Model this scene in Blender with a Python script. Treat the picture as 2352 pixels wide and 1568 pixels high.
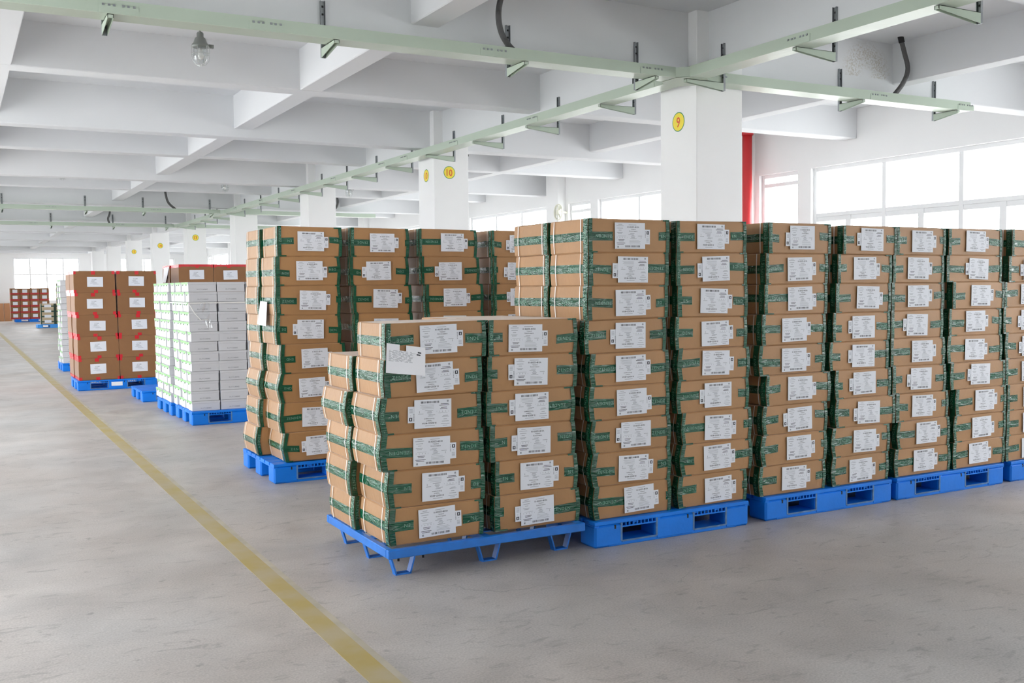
import bpy, math, random
from mathutils import Matrix, Vector
for o in list(bpy.data.objects):
    bpy.data.objects.remove(o, do_unlink=True)
S = bpy.context.scene
COL = S.collection
rnd = random.Random(7)

# ------------------------------------------------------------------ camera
def camera():
    f = 2324.57
    yaw, pit, rol = (math.radians(a) for a in (28.797, 3.072, 0.597))
    cy, sy, cp, sp = math.cos(yaw), math.sin(yaw), math.cos(pit), math.sin(pit)
    fwd = Vector((sy*cp, cy*cp, -sp)); right = Vector((cy, -sy, 0)); down = fwd.cross(right)
    cr, sr = math.cos(rol), math.sin(rol)
    r2 = cr*right + sr*down; d2 = -sr*right + cr*down
    m = Matrix((( r2.x, -d2.x, -fwd.x, 0), (r2.y, -d2.y, -fwd.y, 0), (r2.z, -d2.z, -fwd.z, 1.5), (0, 0, 0, 1)))
    cd = bpy.data.cameras.new('camera'); cd.sensor_width = 36; cd.lens = f/2352*36
    cd.clip_end = 300
    c = bpy.data.objects.new('camera', cd); COL.objects.link(c); c.matrix_world = m
    S.camera = c
camera()

# ------------------------------------------------------------------ world: bright overcast daylight
w = bpy.data.worlds.new('overcast'); S.world = w; w.use_nodes = True
bg = w.node_tree.nodes['Background']
bg.inputs[0].default_value = (0.97, 0.98, 1.0, 1)
bg.inputs[1].default_value = 9.9
S.view_settings.view_transform = 'Standard'
S.view_settings.look = 'None'
S.view_settings.gamma = 1
S.view_settings.use_curve_mapping = False
S.view_settings.exposure = 0.0
XR, XL, YN, YF = 11.82, -2.62, -10.4, 59.2        # inner faces of the four walls
ZS = 4.09                                         # slab soffit
def portal(name, loc, rot, sx, sy):
    l = bpy.data.lights.new(name, 'AREA'); l.shape = 'RECTANGLE'; l.size = sx; l.size_y = sy
    l.cycles.is_portal = True
    o = bpy.data.objects.new(name, l); COL.objects.link(o); o.location = loc; o.rotation_euler = rot
for k in range(6):
    yc = YN + (YF-YN)*(k+.5)/6; ln = (YF-YN)/6
    portal('daylight_portal', (XL-.3, yc, 1.95), (0, math.radians(-90), 0), 3.1, ln)
    portal('daylight_portal', (XR+.3, yc, 2.15), (0, math.radians(90), 0), 2.5, ln)
portal('daylight_portal', (6.8, YN-.3, 2.15), (math.radians(90), 0, 0), 9, 2.5)
portal('daylight_portal', (4.6, YF+.3, 2.15), (math.radians(-90), 0, 0), 14, 2.5)
try:
    S.cycles.use_denoising = True
    S.cycles.max_bounces = 9; S.cycles.diffuse_bounces = 5; S.cycles.glossy_bounces = 3; S.cycles.transparent_max_bounces = 8
    S.cycles.sample_clamp_indirect = 8
    S.cycles.use_adaptive_sampling = True; S.cycles.adaptive_threshold = .07
except Exception:
    pass

# ------------------------------------------------------------------ helpers
def lin(r, g, b):
    c = lambda v: (v/255/12.92) if v/255 <= .04045 else ((v/255+.055)/1.055)**2.4
    return (c(r), c(g), c(b), 1)

class MB:
    """collects faces for one mesh"""
    def __init__(s): s.v = []; s.f = []; s.m = []
    def add(s, vs, fs, m=0):
        b = len(s.v); s.v += [tuple(p) for p in vs]
        for f in fs: s.f.append(tuple(b+i for i in f)); s.m.append(m)
    def box(s, x0, y0, z0, x1, y1, z1, m=0):
        s.add([(x0,y0,z0),(x1,y0,z0),(x1,y1,z0),(x0,y1,z0),(x0,y0,z1),(x1,y0,z1),(x1,y1,z1),(x0,y1,z1)],
              [(3,2,1,0),(4,5,6,7),(0,1,5,4),(1,2,6,5),(2,3,7,6),(3,0,4,7)], m)
    def cbox(s, x0, y0, z0, x1, y1, z1, c=.004, m=0):
        """box with all edges chamfered"""
        vs = []; idx = {}
        X = (x0, x1); Y = (y0, y1); Z = (z0, z1)
        for i in (0, 1):
            for j in (0, 1):
                for k in (0, 1):
                    sx, sy, sz = (1-2*i)*c, (1-2*j)*c, (1-2*k)*c
                    for a, p in enumerate(((X[i], Y[j]+sy, Z[k]+sz), (X[i]+sx, Y[j], Z[k]+sz), (X[i]+sx, Y[j]+sy, Z[k]))):
                        idx[i,j,k,a] = len(vs); vs.append(p)
        I = idx; fs = []
        for i in (0, 1):
            q = [I[i,0,0,0], I[i,1,0,0], I[i,1,1,0], I[i,0,1,0]]; fs.append(q if i else q[::-1])
            q = [I[0,i,0,1], I[1,i,0,1], I[1,i,1,1], I[0,i,1,1]]; fs.append(q[::-1] if i else q)
            q = [I[0,0,i,2], I[1,0,i,2], I[1,1,i,2], I[0,1,i,2]]; fs.append(q if i else q[::-1])
        for i in (0, 1):
            for j in (0, 1):
                q = [I[i,j,0,0], I[i,j,1,0], I[i,j,1,1], I[i,j,0,1]]; fs.append(q if (i+j)%2 else q[::-1])
                q = [I[i,0,j,0], I[i,1,j,0], I[i,1,j,2], I[i,0,j,2]]; fs.append(q[::-1] if (i+j)%2 else q)
                q = [I[0,i,j,1], I[1,i,j,1], I[1,i,j,2], I[0,i,j,2]]; fs.append(q if (i+j)%2 else q[::-1])
                for k in (0, 1):
                    q = [I[i,j,k,0], I[i,j,k,1], I[i,j,k,2]]; fs.append(q if (i+j+k)%2 else q[::-1])
        s.add(vs, fs, m)
    def tube(s, pts, r, n=8, m=0, cap=True):
        pts = [Vector(p) for p in pts]; rings = []
        rr = r if isinstance(r, (list, tuple)) else [r]*len(pts)
        up = None
        for i, p in enumerate(pts):
            t = (pts[min(i+1, len(pts)-1)]-pts[max(i-1, 0)]).normalized()
            if up is None:
                up = t.orthogonal().normalized()
            else:
                up = (up - t*up.dot(t)).normalized()
            q = t.cross(up)
            rings.append([p + (up*math.cos(2*math.pi*k/n)+q*math.sin(2*math.pi*k/n))*rr[i] for k in range(n)])
        b = []; fs = []
        for R in rings: b += R
        for i in range(len(pts)-1):
            for k in range(n):
                a = i*n+k; c = i*n+(k+1)%n; fs.append((a, c, c+n, a+n))
        if cap:
            fs.append(tuple(range(n))[::-1]); fs.append(tuple((len(pts)-1)*n+k for k in range(n)))
        s.add(b, fs, m)
    def lathe(s, prof, c, n=20, m=0):
        vs = []; fs = []
        for r, z in prof:
            for k in range(n):
                a = 2*math.pi*k/n; vs.append((c[0]+r*math.cos(a), c[1]+r*math.sin(a), c[2]+z))
        for i in range(len(prof)-1):
            for k in range(n):
                a = i*n+k; b = i*n+(k+1)%n; fs.append((a, b, b+n, a+n))
        s.add(vs, fs, m)
    def prism(s, poly, axis, a, b, m=0):
        """poly = 2D outline in the plane normal to axis"""
        def P(p, t): return {'x': (t, p[0], p[1]), 'y': (p[0], t, p[1]), 'z': (p[0], p[1], t)}[axis]
        n = len(poly); vs = [P(p, a) for p in poly]+[P(p, b) for p in poly]
        fs = [tuple(range(n))[::-1], tuple(range(n, 2*n))]+[(i, (i+1)%n, n+(i+1)%n, n+i) for i in range(n)]
        s.add(vs, fs, m)
    def mesh(s, name, mats, smooth=False):
        me = bpy.data.meshes.new(name); me.from_pydata(s.v, [], s.f)
        for m in (mats if isinstance(mats, (list, tuple)) else [mats]): me.materials.append(m)
        if any(s.m): me.polygons.foreach_set('material_index', s.m)
        if smooth: me.polygons.foreach_set('use_smooth', [True]*len(s.f))
        me.update(); return me
    def build(s, name, mats, parent=None, loc=None, smooth=False):
        return link(name, s.mesh(name, mats, smooth), parent, loc)

def link(name, data, parent=None, loc=None, rot=None):
    o = bpy.data.objects.new(name, data); COL.objects.link(o)
    if parent is not None: o.parent = parent
    if loc is not None: o.location = loc
    if rot is not None: o.rotation_euler = rot
    return o
def tag(o, label=None, cat=None, group=None, kind=None):
    if label: o['label'] = label
    if cat: o['category'] = cat
    if group: o['group'] = group
    if kind: o['kind'] = kind
    return o
def empty(name, loc=(0,0,0)): return link(name, None, None, loc)
def copy_tree(o, parent=None):
    c = o.copy(); COL.objects.link(c); c.parent = parent
    for ch in o.children: copy_tree(ch, c)
    return c
ORD = ['', 'first', 'second', 'third', 'fourth', 'fifth', 'sixth', 'seventh', 'eighth', 'ninth', 'tenth', 'eleventh', 'twelfth', 'thirteenth', 'fourteenth', 'fifteenth', 'sixteenth', 'seventeenth', 'eighteenth', 'nineteenth', 'twentieth']
def layer(i, n):
    """i = 1 at the bottom"""
    if i == n: return 'topmost'
    if i == 1: return 'lowest'
    return ORD[n-i+1]+' from top' if n-i+1 <= (n+1)//2 else ORD[i]+' from bottom'

# ------------------------------------------------------------------ materials
MATS = {}
def mat(name, col, rough=.6, metal=0, spec=.5, var=0, noise=None, bump=None, coat=0):
    """principled material; noise=(scale, amount, dark rgb factor) colour mottling; bump=(scale, strength, stretch)"""
    m = bpy.data.materials.new(name); m.use_nodes = True; nt = m.node_tree; N = nt.nodes; L = nt.links
    p = N['Principled BSDF']; p.inputs['Roughness'].default_value = rough; p.inputs['Metallic'].default_value = metal
    p.inputs['Specular IOR Level'].default_value = spec; p.inputs['Base Color'].default_value = col
    p.inputs['Coat Weight'].default_value = coat
    tc = N.new('ShaderNodeTexCoord'); src = None
    if noise:
        t = N.new('ShaderNodeTexNoise'); t.inputs['Scale'].default_value = noise[0]; t.inputs['Detail'].default_value = 6
        L.new(tc.outputs['Object'], t.inputs['Vector'])
        r = N.new('ShaderNodeMapRange'); r.inputs[1].default_value = .3; r.inputs[2].default_value = .7
        r.inputs[3].default_value = 1-noise[1]; r.inputs[4].default_value = 1+noise[1]
        L.new(t.outputs[0], r.inputs[0]); src = r.outputs[0]
    if var:
        oi = N.new('ShaderNodeObjectInfo'); r2 = N.new('ShaderNodeMapRange')
        r2.inputs[3].default_value = 1-var; r2.inputs[4].default_value = 1+var
        L.new(oi.outputs['Random'], r2.inputs[0])
        if src is None: src = r2.outputs[0]
        else:
            mu = N.new('ShaderNodeMath'); mu.operation = 'MULTIPLY'; L.new(src, mu.inputs[0]); L.new(r2.outputs[0], mu.inputs[1]); src = mu.outputs[0]
    if src is not None:
        mx = N.new('ShaderNodeVectorMath'); mx.operation = 'SCALE'; mx.inputs[0].default_value = col[:3]
        L.new(src, mx.inputs['Scale']); L.new(mx.outputs[0], p.inputs['Base Color'])
    if bump:
        mp = N.new('ShaderNodeMapping'); mp.inputs['Scale'].default_value = bump[2] if len(bump) > 2 else (1,1,1)
        L.new(tc.outputs['Object'], mp.inputs[0])
        t = N.new('ShaderNodeTexNoise'); t.inputs['Scale'].default_value = bump[0]; t.inputs['Detail'].default_value = 3
        t.inputs['Distortion'].default_value = 1.0
        L.new(mp.outputs[0], t.inputs['Vector'])
        b = N.new('ShaderNodeBump'); b.inputs['Strength'].default_value = bump[1]; b.inputs['Distance'].default_value = .02
        L.new(t.outputs[0], b.inputs['Height']); L.new(b.outputs[0], p.inputs['Normal'])
    MATS[name] = m; return m

M_wall = mat('white_wall_paint', (.89,.895,.895,1), .75, noise=(.7,.02))
M_col = mat('white_column_paint', (.87,.875,.875,1), .7, noise=(1.3,.015))
M_kraft = mat('kraft_cardboard', (.385,.197,.072,1), .5, spec=.42, var=.06, noise=(9,.05), bump=(14,.08))
M_kraft.node_tree.nodes['Principled BSDF'].inputs['Sheen Weight'].default_value = .35
M_kraft.node_tree.nodes['Principled BSDF'].inputs['Sheen Roughness'].default_value = .5
M_kraftr = mat('kraft_cardboard_brown', (.27,.13,.055,1), .65, spec=.2, var=.05, noise=(7,.04), bump=(10,.08))
M_kraftr.node_tree.nodes['Principled BSDF'].inputs['Sheen Weight'].default_value = .4
M_kraftp = mat('kraft_cardboard_pale', (.50,.40,.27,1), .7, spec=.25, var=.05)
M_tape = mat('green_packing_tape', (.003,.078,.036,1), .17, spec=.6, var=.12, bump=(9,.55,(1,1,5)))
M_tapet = mat('pale_green_tape_print', (.16,.36,.26,1), .3)
M_rtape = mat('red_packing_tape', (.62,.022,.03,1), .25, spec=.5, bump=(12,.3))
M_rtaped = mat('dark_red_packing_tape', (.42,.03,.03,1), .35)
M_dtape = mat('dark_green_packing_tape', (.02,.06,.04,1), .3)
M_paper = mat('white_label_paper', (.76,.78,.83,1), .6, spec=.3)
M_note = mat('white_note_paper', (.86,.865,.90,1), .65, spec=.3)
M_ink = mat('black_print_ink', (.03,.03,.04,1), .6)
M_ink2 = mat('grey_print_ink', (.30,.31,.34,1), .6)
M_strap = mat('white_plastic_strap', (.86,.85,.82,1), .4)
M_blue = mat('blue_pallet_plastic', (.002,.19,.76,1), .42, spec=.4, noise=(4,.12), bump=(30,.06))
M_blueg = mat('scuffed_blue_plastic_rim', (.085,.19,.38,1), .6, noise=(25,.25))
M_lblue = mat('light_blue_pallet_plastic', (.05,.33,.85,1), .4)
M_steel = mat('blue_painted_steel', (.011,.165,.60,1), .38, spec=.5, noise=(12,.12))
M_tray = mat('pale_green_tray_enamel', (.455,.54,.445,1), .42, spec=.5, noise=(2,.03))
M_trayb = mat('shiny_tray_underside', (.50,.575,.475,1), .36, metal=.12, bump=(3,.25))
M_galv = mat('galvanised_steel', (.30,.32,.33,1), .42, metal=.75, noise=(20,.1))
M_conduit = mat('grey_flexible_conduit', (.10,.10,.10,1), .55, bump=(90,.4,(.2,.2,1)))
M_red = mat('red_pipe_paint', (.62,.035,.04,1), .4)
M_white = mat('white_box_board', (.60,.605,.63,1), .5, spec=.35, var=.03)
M_green = mat('bright_green_trim', (.25,.55,.20,1), .5)
M_dark = mat('dark_hole', (.015,.015,.015,1), .8)
M_brown = mat('brown_board', (.50,.25,.12,1), .6, noise=(3,.06))
M_yel = mat('yellow_disc_paint', (.90,.73,.06,1), .5)
M_num = mat('red_numeral_paint', (.72,.10,.03,1), .5)
M_rim = mat('green_rim_paint', (.06,.30,.12,1), .5)
M_frame = mat('white_window_frame', (.84,.85,.86,1), .35)
M_lampg = mat('grey_lamp_casting', (.22,.235,.22,1), .45, metal=.4)
M_wire = mat('lamp_guard_wire', (.55,.57,.56,1), .35, metal=.8)
M_cream = mat('cream_plastic', (.80,.80,.68,1), .45)

def thin(name, col, alpha, rough):
    m = bpy.data.materials.new(name); m.use_nodes = True; nt = m.node_tree; N = nt.nodes; L = nt.links
    for n in list(N): N.remove(n)
    out = N.new('ShaderNodeOutputMaterial'); tr = N.new('ShaderNodeBsdfTransparent'); gl = N.new('ShaderNodeBsdfGlossy')
    tr.inputs[0].default_value = col; gl.inputs['Roughness'].default_value = rough
    fr = N.new('ShaderNodeLayerWeight'); fr.inputs[0].default_value = .5
    pw = N.new('ShaderNodeMath'); pw.operation = 'POWER'; pw.inputs[1].default_value = 5; L.new(fr.outputs['Facing'], pw.inputs[0])
    mx = N.new('ShaderNodeMixShader'); ad = N.new('ShaderNodeMath'); ad.operation = 'MULTIPLY_ADD'; ad.inputs[1].default_value = .7; ad.inputs[2].default_value = .04+alpha
    L.new(pw.outputs[0], ad.inputs[0]); L.new(ad.outputs[0], mx.inputs[0]); L.new(tr.outputs[0], mx.inputs[1]); L.new(gl.outputs[0], mx.inputs[2]); L.new(mx.outputs[0], out.inputs[0])
    return m
M_glass = thin('window_glass', (.97,.985,.98,1), 0, .02)
M_bulb = thin('lamp_glass', (.93,.95,.95,1), .10, .05)
M_film = thin('clear_stretch_film', (.93,.94,.95,1), .12, .15)

def ceiling_mat():
    m = mat('ceiling_paint', (.735,.748,.765,1), .8, noise=(.5,.02)); nt = m.node_tree; N = nt.nodes; L = nt.links
    p = N['Principled BSDF']; base = p.inputs['Base Color'].links[0].from_socket
    g = N.new('ShaderNodeNewGeometry'); s = N.new('ShaderNodeSeparateXYZ'); L.new(g.outputs['Position'], s.inputs[0])
    def mth(op, a, b):
        n = N.new('ShaderNodeMath'); n.operation = op
        for i, v in enumerate((a, b)):
            if isinstance(v, (int, float)): n.inputs[i].default_value = v
            elif v is not None: L.new(v, n.inputs[i])
        return n.outputs[0]
    # the old water stain on the beam face beside column 9: an arch of brown specks
    dx = mth('DIVIDE', mth('SUBTRACT', s.outputs[0], 8.62), .30); dz = mth('DIVIDE', mth('SUBTRACT', s.outputs[2], 3.72), .30)
    rr = mth('POWER', mth('ADD', mth('MULTIPLY', dx, dx), mth('MULTIPLY', dz, dz)), .5)
    ring = mth('MAXIMUM', 0, mth('SUBTRACT', 1, mth('MULTIPLY', mth('ABSOLUTE', mth('SUBTRACT', rr, .70), None), 1.7)))
    near = mth('LESS_THAN', mth('ABSOLUTE', mth('SUBTRACT', s.outputs[1], 7.76), None), .05)
    up = mth('GREATER_THAN', s.outputs[2], 3.70)
    t = N.new('ShaderNodeTexNoise'); t.inputs['Scale'].default_value = 55; t.inputs['Detail'].default_value = 10; L.new(g.outputs['Position'], t.inputs['Vector'])
    sp = mth('MULTIPLY', mth('SUBTRACT', t.outputs[0], .44), 4)
    cl = N.new('ShaderNodeClamp'); L.new(mth('MULTIPLY', mth('MULTIPLY', ring, sp), mth('MULTIPLY', near, up)), cl.inputs[0]); cl.inputs[2].default_value = .5
    mx = N.new('ShaderNodeMix'); mx.data_type = 'RGBA'; L.new(cl.outputs[0], mx.inputs[0]); L.new(base, mx.inputs[6]); mx.inputs[7].default_value = (.42,.36,.27,1)
    L.new(mx.outputs[2], p.inputs['Base Color']); return m
M_ceil = ceiling_mat()

def floor_mat():
    m = bpy.data.materials.new('worn_concrete_floor'); m.use_nodes = True; nt = m.node_tree; N = nt.nodes; L = nt.links
    p = N['Principled BSDF']; tc = N.new('ShaderNodeTexCoord')
    def noise(sc, det=6, dist=0, vec=None):
        t = N.new('ShaderNodeTexNoise'); t.inputs['Scale'].default_value = sc; t.inputs['Detail'].default_value = det; t.inputs['Distortion'].default_value = dist
        L.new(vec or tc.outputs['Object'], t.inputs['Vector']); return t.outputs[0]
    def mp(scale):
        n = N.new('ShaderNodeMapping'); n.inputs['Scale'].default_value = scale; L.new(tc.outputs['Object'], n.inputs[0]); return n.outputs[0]
    def ramp(src, a, b, c0, c1):
        r = N.new('ShaderNodeMapRange'); r.inputs[1].default_value = a; r.inputs[2].default_value = b; r.inputs[3].default_value = c0; r.inputs[4].default_value = c1; L.new(src, r.inputs[0]); return r.outputs[0]
    def mul(a, b):
        n = N.new('ShaderNodeMath'); n.operation = 'MULTIPLY'
        for i, v in enumerate((a, b)):
            if isinstance(v, (int, float)): n.inputs[i].default_value = v
            else: L.new(v, n.inputs[i])
        return n.outputs[0]
    big = ramp(noise(.35, 5), .35, .65, .90, 1.08)
    mid = ramp(noise(2.2, 8, .6), .35, .68, 1.07, .86)
    fine = ramp(noise(110, 3), .3, .7, .84, 1.15)
    scuff = ramp(noise(5.5, 9, 1.5, mp((1, 2.4, 1))), .58, .72, 1.0, .74)
    spots = ramp(noise(13, 4), .66, .76, 1.0, .62)
    # hairline cracks
    v = N.new('ShaderNodeTexVoronoi'); v.feature = 'DISTANCE_TO_EDGE'; v.inputs['Scale'].default_value = .33
    wn = N.new('ShaderNodeTexNoise'); wn.inputs['Scale'].default_value = 1.7; wn.inputs['Detail'].default_value = 8; L.new(tc.outputs['Object'], wn.inputs['Vector'])
    ad = N.new('ShaderNodeVectorMath'); ad.operation = 'MULTIPLY_ADD'; L.new(wn.outputs['Color'], ad.inputs[0]); ad.inputs[1].default_value = (.7,.7,0); L.new(tc.outputs['Object'], ad.inputs[2])
    L.new(ad.outputs[0], v.inputs['Vector'])
    crack = ramp(v.outputs['Distance'], .0, .0022, .70, 1.0)
    gate = ramp(noise(.5, 2), .5, .56, 0, 1)
    cg = N.new('ShaderNodeMix'); cg.data_type = 'FLOAT'; L.new(gate, cg.inputs[0]); cg.inputs[2].default_value = 1.0; L.new(crack, cg.inputs[3])
    fac = mul(mul(mul(big, mid), mul(fine, scuff)), mul(spots, cg.outputs[0]))
    hue = ramp(noise(.6, 4), .35, .65, 0, 1)
    mx = N.new('ShaderNodeMix'); mx.data_type = 'RGBA'; L.new(hue, mx.inputs[0]); mx.inputs[6].default_value = (.46,.415,.385,1); mx.inputs[7].default_value = (.45,.432,.42,1)
    sc = N.new('ShaderNodeVectorMath'); sc.operation = 'SCALE'; L.new(mx.outputs[2], sc.inputs[0]); L.new(fac, sc.inputs['Scale']); L.new(sc.outputs[0], p.inputs['Base Color'])
    L.new(ramp(noise(1.6, 6), .3, .7, .34, .55), p.inputs['Roughness']); p.inputs['Specular IOR Level'].default_value = .45
    b = N.new('ShaderNodeBump'); b.inputs['Strength'].default_value = .08; b.inputs['Distance'].default_value = .01; L.new(noise(45, 5), b.inputs['Height']); L.new(b.outputs[0], p.inputs['Normal'])
    return m
M_floor = floor_mat()

def line_mat():
    m = mat('worn_yellow_floor_paint', (.42,.34,.16,1), .5); nt = m.node_tree; N = nt.nodes; L = nt.links; p = N['Principled BSDF']
    tc = N.new('ShaderNodeTexCoord'); t = N.new('ShaderNodeTexNoise'); t.inputs['Scale'].default_value = 3.5; t.inputs['Detail'].default_value = 9
    L.new(tc.outputs['Object'], t.inputs['Vector'])
    mp = N.new('ShaderNodeMapRange'); mp.inputs[1].default_value = .38; mp.inputs[2].default_value = .66; L.new(t.outputs[0], mp.inputs[0])
    mx = N.new('ShaderNodeMix'); mx.data_type = 'RGBA'; mx.inputs[6].default_value = (.40,.31,.11,1); mx.inputs[7].default_value = (.42,.355,.225,1)
    L.new(mp.outputs[0], mx.inputs[0]); L.new(mx.outputs[2], p.inputs['Base Color']); return m
M_line = line_mat()

# ------------------------------------------------------------------ lettering
_ch = {}
def glyph(s, bold=False):
    """flat mesh (verts2d, faces, width) of a string one unit high"""
    if s in _ch: return _ch[s]
    c = bpy.data.curves.new('t', 'FONT'); c.body = s; c.resolution_u = 2; c.size = 1.38
    if bold: c.offset = .018
    o = bpy.data.objects.new('t', c); COL.objects.link(o); bpy.context.view_layer.update()
    me = bpy.data.meshes.new_from_object(o.evaluated_get(bpy.context.evaluated_depsgraph_get()))
    v = [(p.co.x, p.co.y) for p in me.vertices]; f = [tuple(q.vertices) for q in me.polygons]
    bpy.data.objects.remove(o); bpy.data.curves.remove(c); bpy.data.meshes.remove(me)
    if v:
        x0 = min(p[0] for p in v); v = [(p[0]-x0, p[1]) for p in v]
    _ch[s] = (v, f, max([p[0] for p in v] or [0])); return _ch[s]
def text_flat(mb, s, x, z, h, y, m=0, anchor='l', wid=None, bold=False):
    """lettering in an XZ plane facing -Y"""
    v, f, wd = glyph(s, bold); k = h if wid is None else wid/wd
    x -= {'l': 0, 'c': wd*k/2, 'r': wd*k}[anchor]
    mb.add([(x+p[0]*k, y, z+p[1]*h) for p in v], f, m)

# ================================================================== STRUCTURE
b = MB(); b.box(XL-.3, YN-.3, -.2, XR+.3, YF+.3, 0)
tag(b.build('floor', M_floor), 'grey worn concrete warehouse floor', kind='structure')
b = MB()
b.box(1.335,YN,0,1.443,YF,.0015)
b.box(1.443,YN,0,1.475,YF,.0010, 1)
tag(b.build('trim_1', [M_line, mat('faded_yellow_floor_paint', (.43,.39,.31,1), .55, noise=(6,.15))]), 'worn yellow aisle line painted on the concrete floor', kind='structure')

b = MB(); b.add([(-150,-150,-.35),(150,-150,-.35),(150,200,-.35),(-150,200,-.35)], [(0,1,2,3)])  # unseen ground plane, added and kept pale to bounce daylight up indoors
tag(b.build('ground', mat('light_bounce_paving', (.66,.66,.65,1), .9, noise=(.4,.08))), 'unseen pale paving added outside to bounce daylight in', kind='structure')
# ceiling slab and beams
b = MB(); b.box(XL-.3, YN-.3, ZS, XR+.3, YF+.3, ZS+.2)
ceil = tag(b.build('ceiling', M_ceil), 'white concrete ceiling slab with crossing beams', kind='structure')
def beam(x0, y0, z0, x1, y1):
    b = MB(); b.cbox(x0, y0, z0, x1, y1, ZS+.02, .008); return b.build('beam', M_ceil, ceil)
ncol = range(6, 18)
for n in ncol:
    yc = 7.637+6*(n-9)
    beam(XL, yc+.123, 3.545, XR, yc+.393)
    if yc+3.4 < YF: beam(XL, yc+3.17, 3.652, XR, yc+3.44)
beam(XL, YF-.4, 3.545, XR, YF)
for xa, xb, z in ((6.367,6.638,3.550), (3.355,3.605,3.656), (.30,.55,3.656), (9.02,9.245,3.656)):
    beam(xa, YN, z, xb, YF)

# columns with painted number discs
def disc(col, n, P, axis):
    """painted number: disc on the face; axis 'y' faces -Y, 'x' faces -X"""
    b = MB()
    def poly(r, off, m, sx=1):
        k = 32; vs = []
        for i in range(k):
            a = 2*math.pi*i/k; u, v = r*math.cos(a), r*math.sin(a)
            vs.append((u, -off, v) if axis == 'y' else (-off, -u, v))
        b.add(vs, [tuple(range(k))], m)
    poly(.094, .0012, 0); poly(.085, .002, 1)
    v, f, wd = glyph(str(n), True); h = .095; k = .8*h
    pts = []
    for p in v:
        u, z = (p[0]-wd/2)*k*1.15, (p[1]-.5)*h*1.05
        pts.append((u, -.003, z) if axis == 'y' else (-.003, -u, z))
    b.add(pts, f, 2)
    b.build('number_disc', [M_rim, M_yel, M_num], col, P)
for n in ncol:
    yc = 7.637+6*(n-9)
    for xc in (6.22,):
        b = MB(); b.cbox(0, 0, 0, .563, .563, ZS+.01, .006)
        c = b.build('column', M_col, None, (xc, yc, 0))
        tag(c, ('white square concrete column numbered %d beside the main tray' % n) if xc > 0 else 'white square concrete column on the aisle side, bay %d' % n, kind='structure')
        if xc > 0:
            if n in (10, 13, 14, 15): disc(c, n, (.25, 0, 3.20 if n < 12 else 3.10), 'y')
            if n in (9, 10): disc(c, n, (0, .275, 3.085 if n == 9 else 3.17), 'x')

# side walls with windows
LZ = (.30, 3.50)
def LW(n, yc): return {8: (yc+2.0, yc+5.2), 9: (yc+1.9, yc+5.9), 10: (yc+2.3, yc+5.5)}.get(n, (yc+2.4, yc+5.3) if n == 11 else (yc+2.6, yc+5.0))
def wall_side(name, x0, x1, side):
    b = MB(); za, zb = (1.0, 3.31) if side > 0 else LZ
    b.box(x0, YN-.3, -.1, x1, YF+.3, za); b.box(x0, YN-.3, zb, x1, YF+.3, ZS+.2)
    ys = [YN-.3]
    for n in ncol:
        yc = 7.637+6*(n-9)
        if yc+5 < YF: ys += [yc+.16, yc+4.09, yc+4.37, yc+5.25] if side > 0 else (list(LW(n, yc)) if 7 < n < 16 else [])
    ys.append(YF+.3)
    for a, c in zip(ys[0::2], ys[1::2]): b.box(x0, a, za, x1, c, zb)
    for n in ncol:      # pilasters on the column lines
        yc = 7.637+6*(n-9)
        if side > 0: b.box(x0-.20, yc-.65, 0, x0+.01, yc-.15, ZS+.01)
        else: b.box(x1-.01, yc, 0, x1+.20, yc+.5, ZS+.01)
    w = b.build(name, M_wall); tag(w, 'white painted %s wall with tall windows' % ('right' if side > 0 else 'left'), kind='structure')
wall_side('wall_right', XR, XR+.24, 1); wall_side('wall_left', XL-.24, XL, -1)
nwin = [0]
def window(x, ya, yb, cols, bar, full, lab, axis='x', z0=1.0, z1=3.31, split=True):
    """window in a plane normal to axis, between ya and yb; cols = mullion positions; bar = transom height"""
    nwin[0] += 1
    T = (lambda u, d, z: (x+d, u, z)) if axis == 'x' else (lambda u, d, z: (u, x+d, z))
    def bar_box(b, u0, u1, za, zb, d=.035):
        p0 = T(u0, -d, za); p1 = T(u1, d, zb)
        b.cbox(min(p0[0],p1[0]), min(p0[1],p1[1]), za, max(p0[0],p1[0]), max(p0[1],p1[1]), zb, .003)
    b = MB(); t = .06
    bar_box(b, ya, ya+t, z0, z1); bar_box(b, yb-t, yb, z0, z1); bar_box(b, ya+t, yb-t, z0, z0+t); bar_box(b, ya+t, yb-t, z1-t, z1)
    fr = b.build('window_%d' % nwin[0], M_frame); tag(fr, lab, kind='structure')
    edges = [ya+t]+[v for c in cols for v in (c-.035, c+.035)]+[yb-t]
    one = MB(); panes = []
    for c in cols:
        q = one if not full else MB(); bar_box(q, c-.035, c+.035, z0+t, z1-t)
        if full: q.build('mullion', M_frame, fr)
    q = one if not full else MB(); bar_box(q, ya+t, yb-t, bar-.03, bar+.03, .031)
    if full: q.build('transom', M_frame, fr)
    for a, c in zip(edges[0::2], edges[1::2]):
        panes.append((a, c, bar+.03, z1-t))
        if split and full:
            m = (a+c)/2; q = MB(); bar_box(q, m-.05, m+.05, z0+t, bar-.03, .03); bar_box(q, a, m-.05, bar-.10, bar-.03, .025); bar_box(q, m+.05, c, bar-.10, bar-.03, .025); q.build('sash', M_frame, fr)
        panes.append((a, c, z0+t, bar-.03))
    if not full: one.build('mullions', M_frame, fr)
    for a, c, za, zb in panes:
        q = MB(); q.add([T(a, 0, za), T(c, 0, za), T(c, 0, zb), T(a, 0, zb)], [(0,1,2,3)]); q.build('pane', M_glass, fr)
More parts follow.
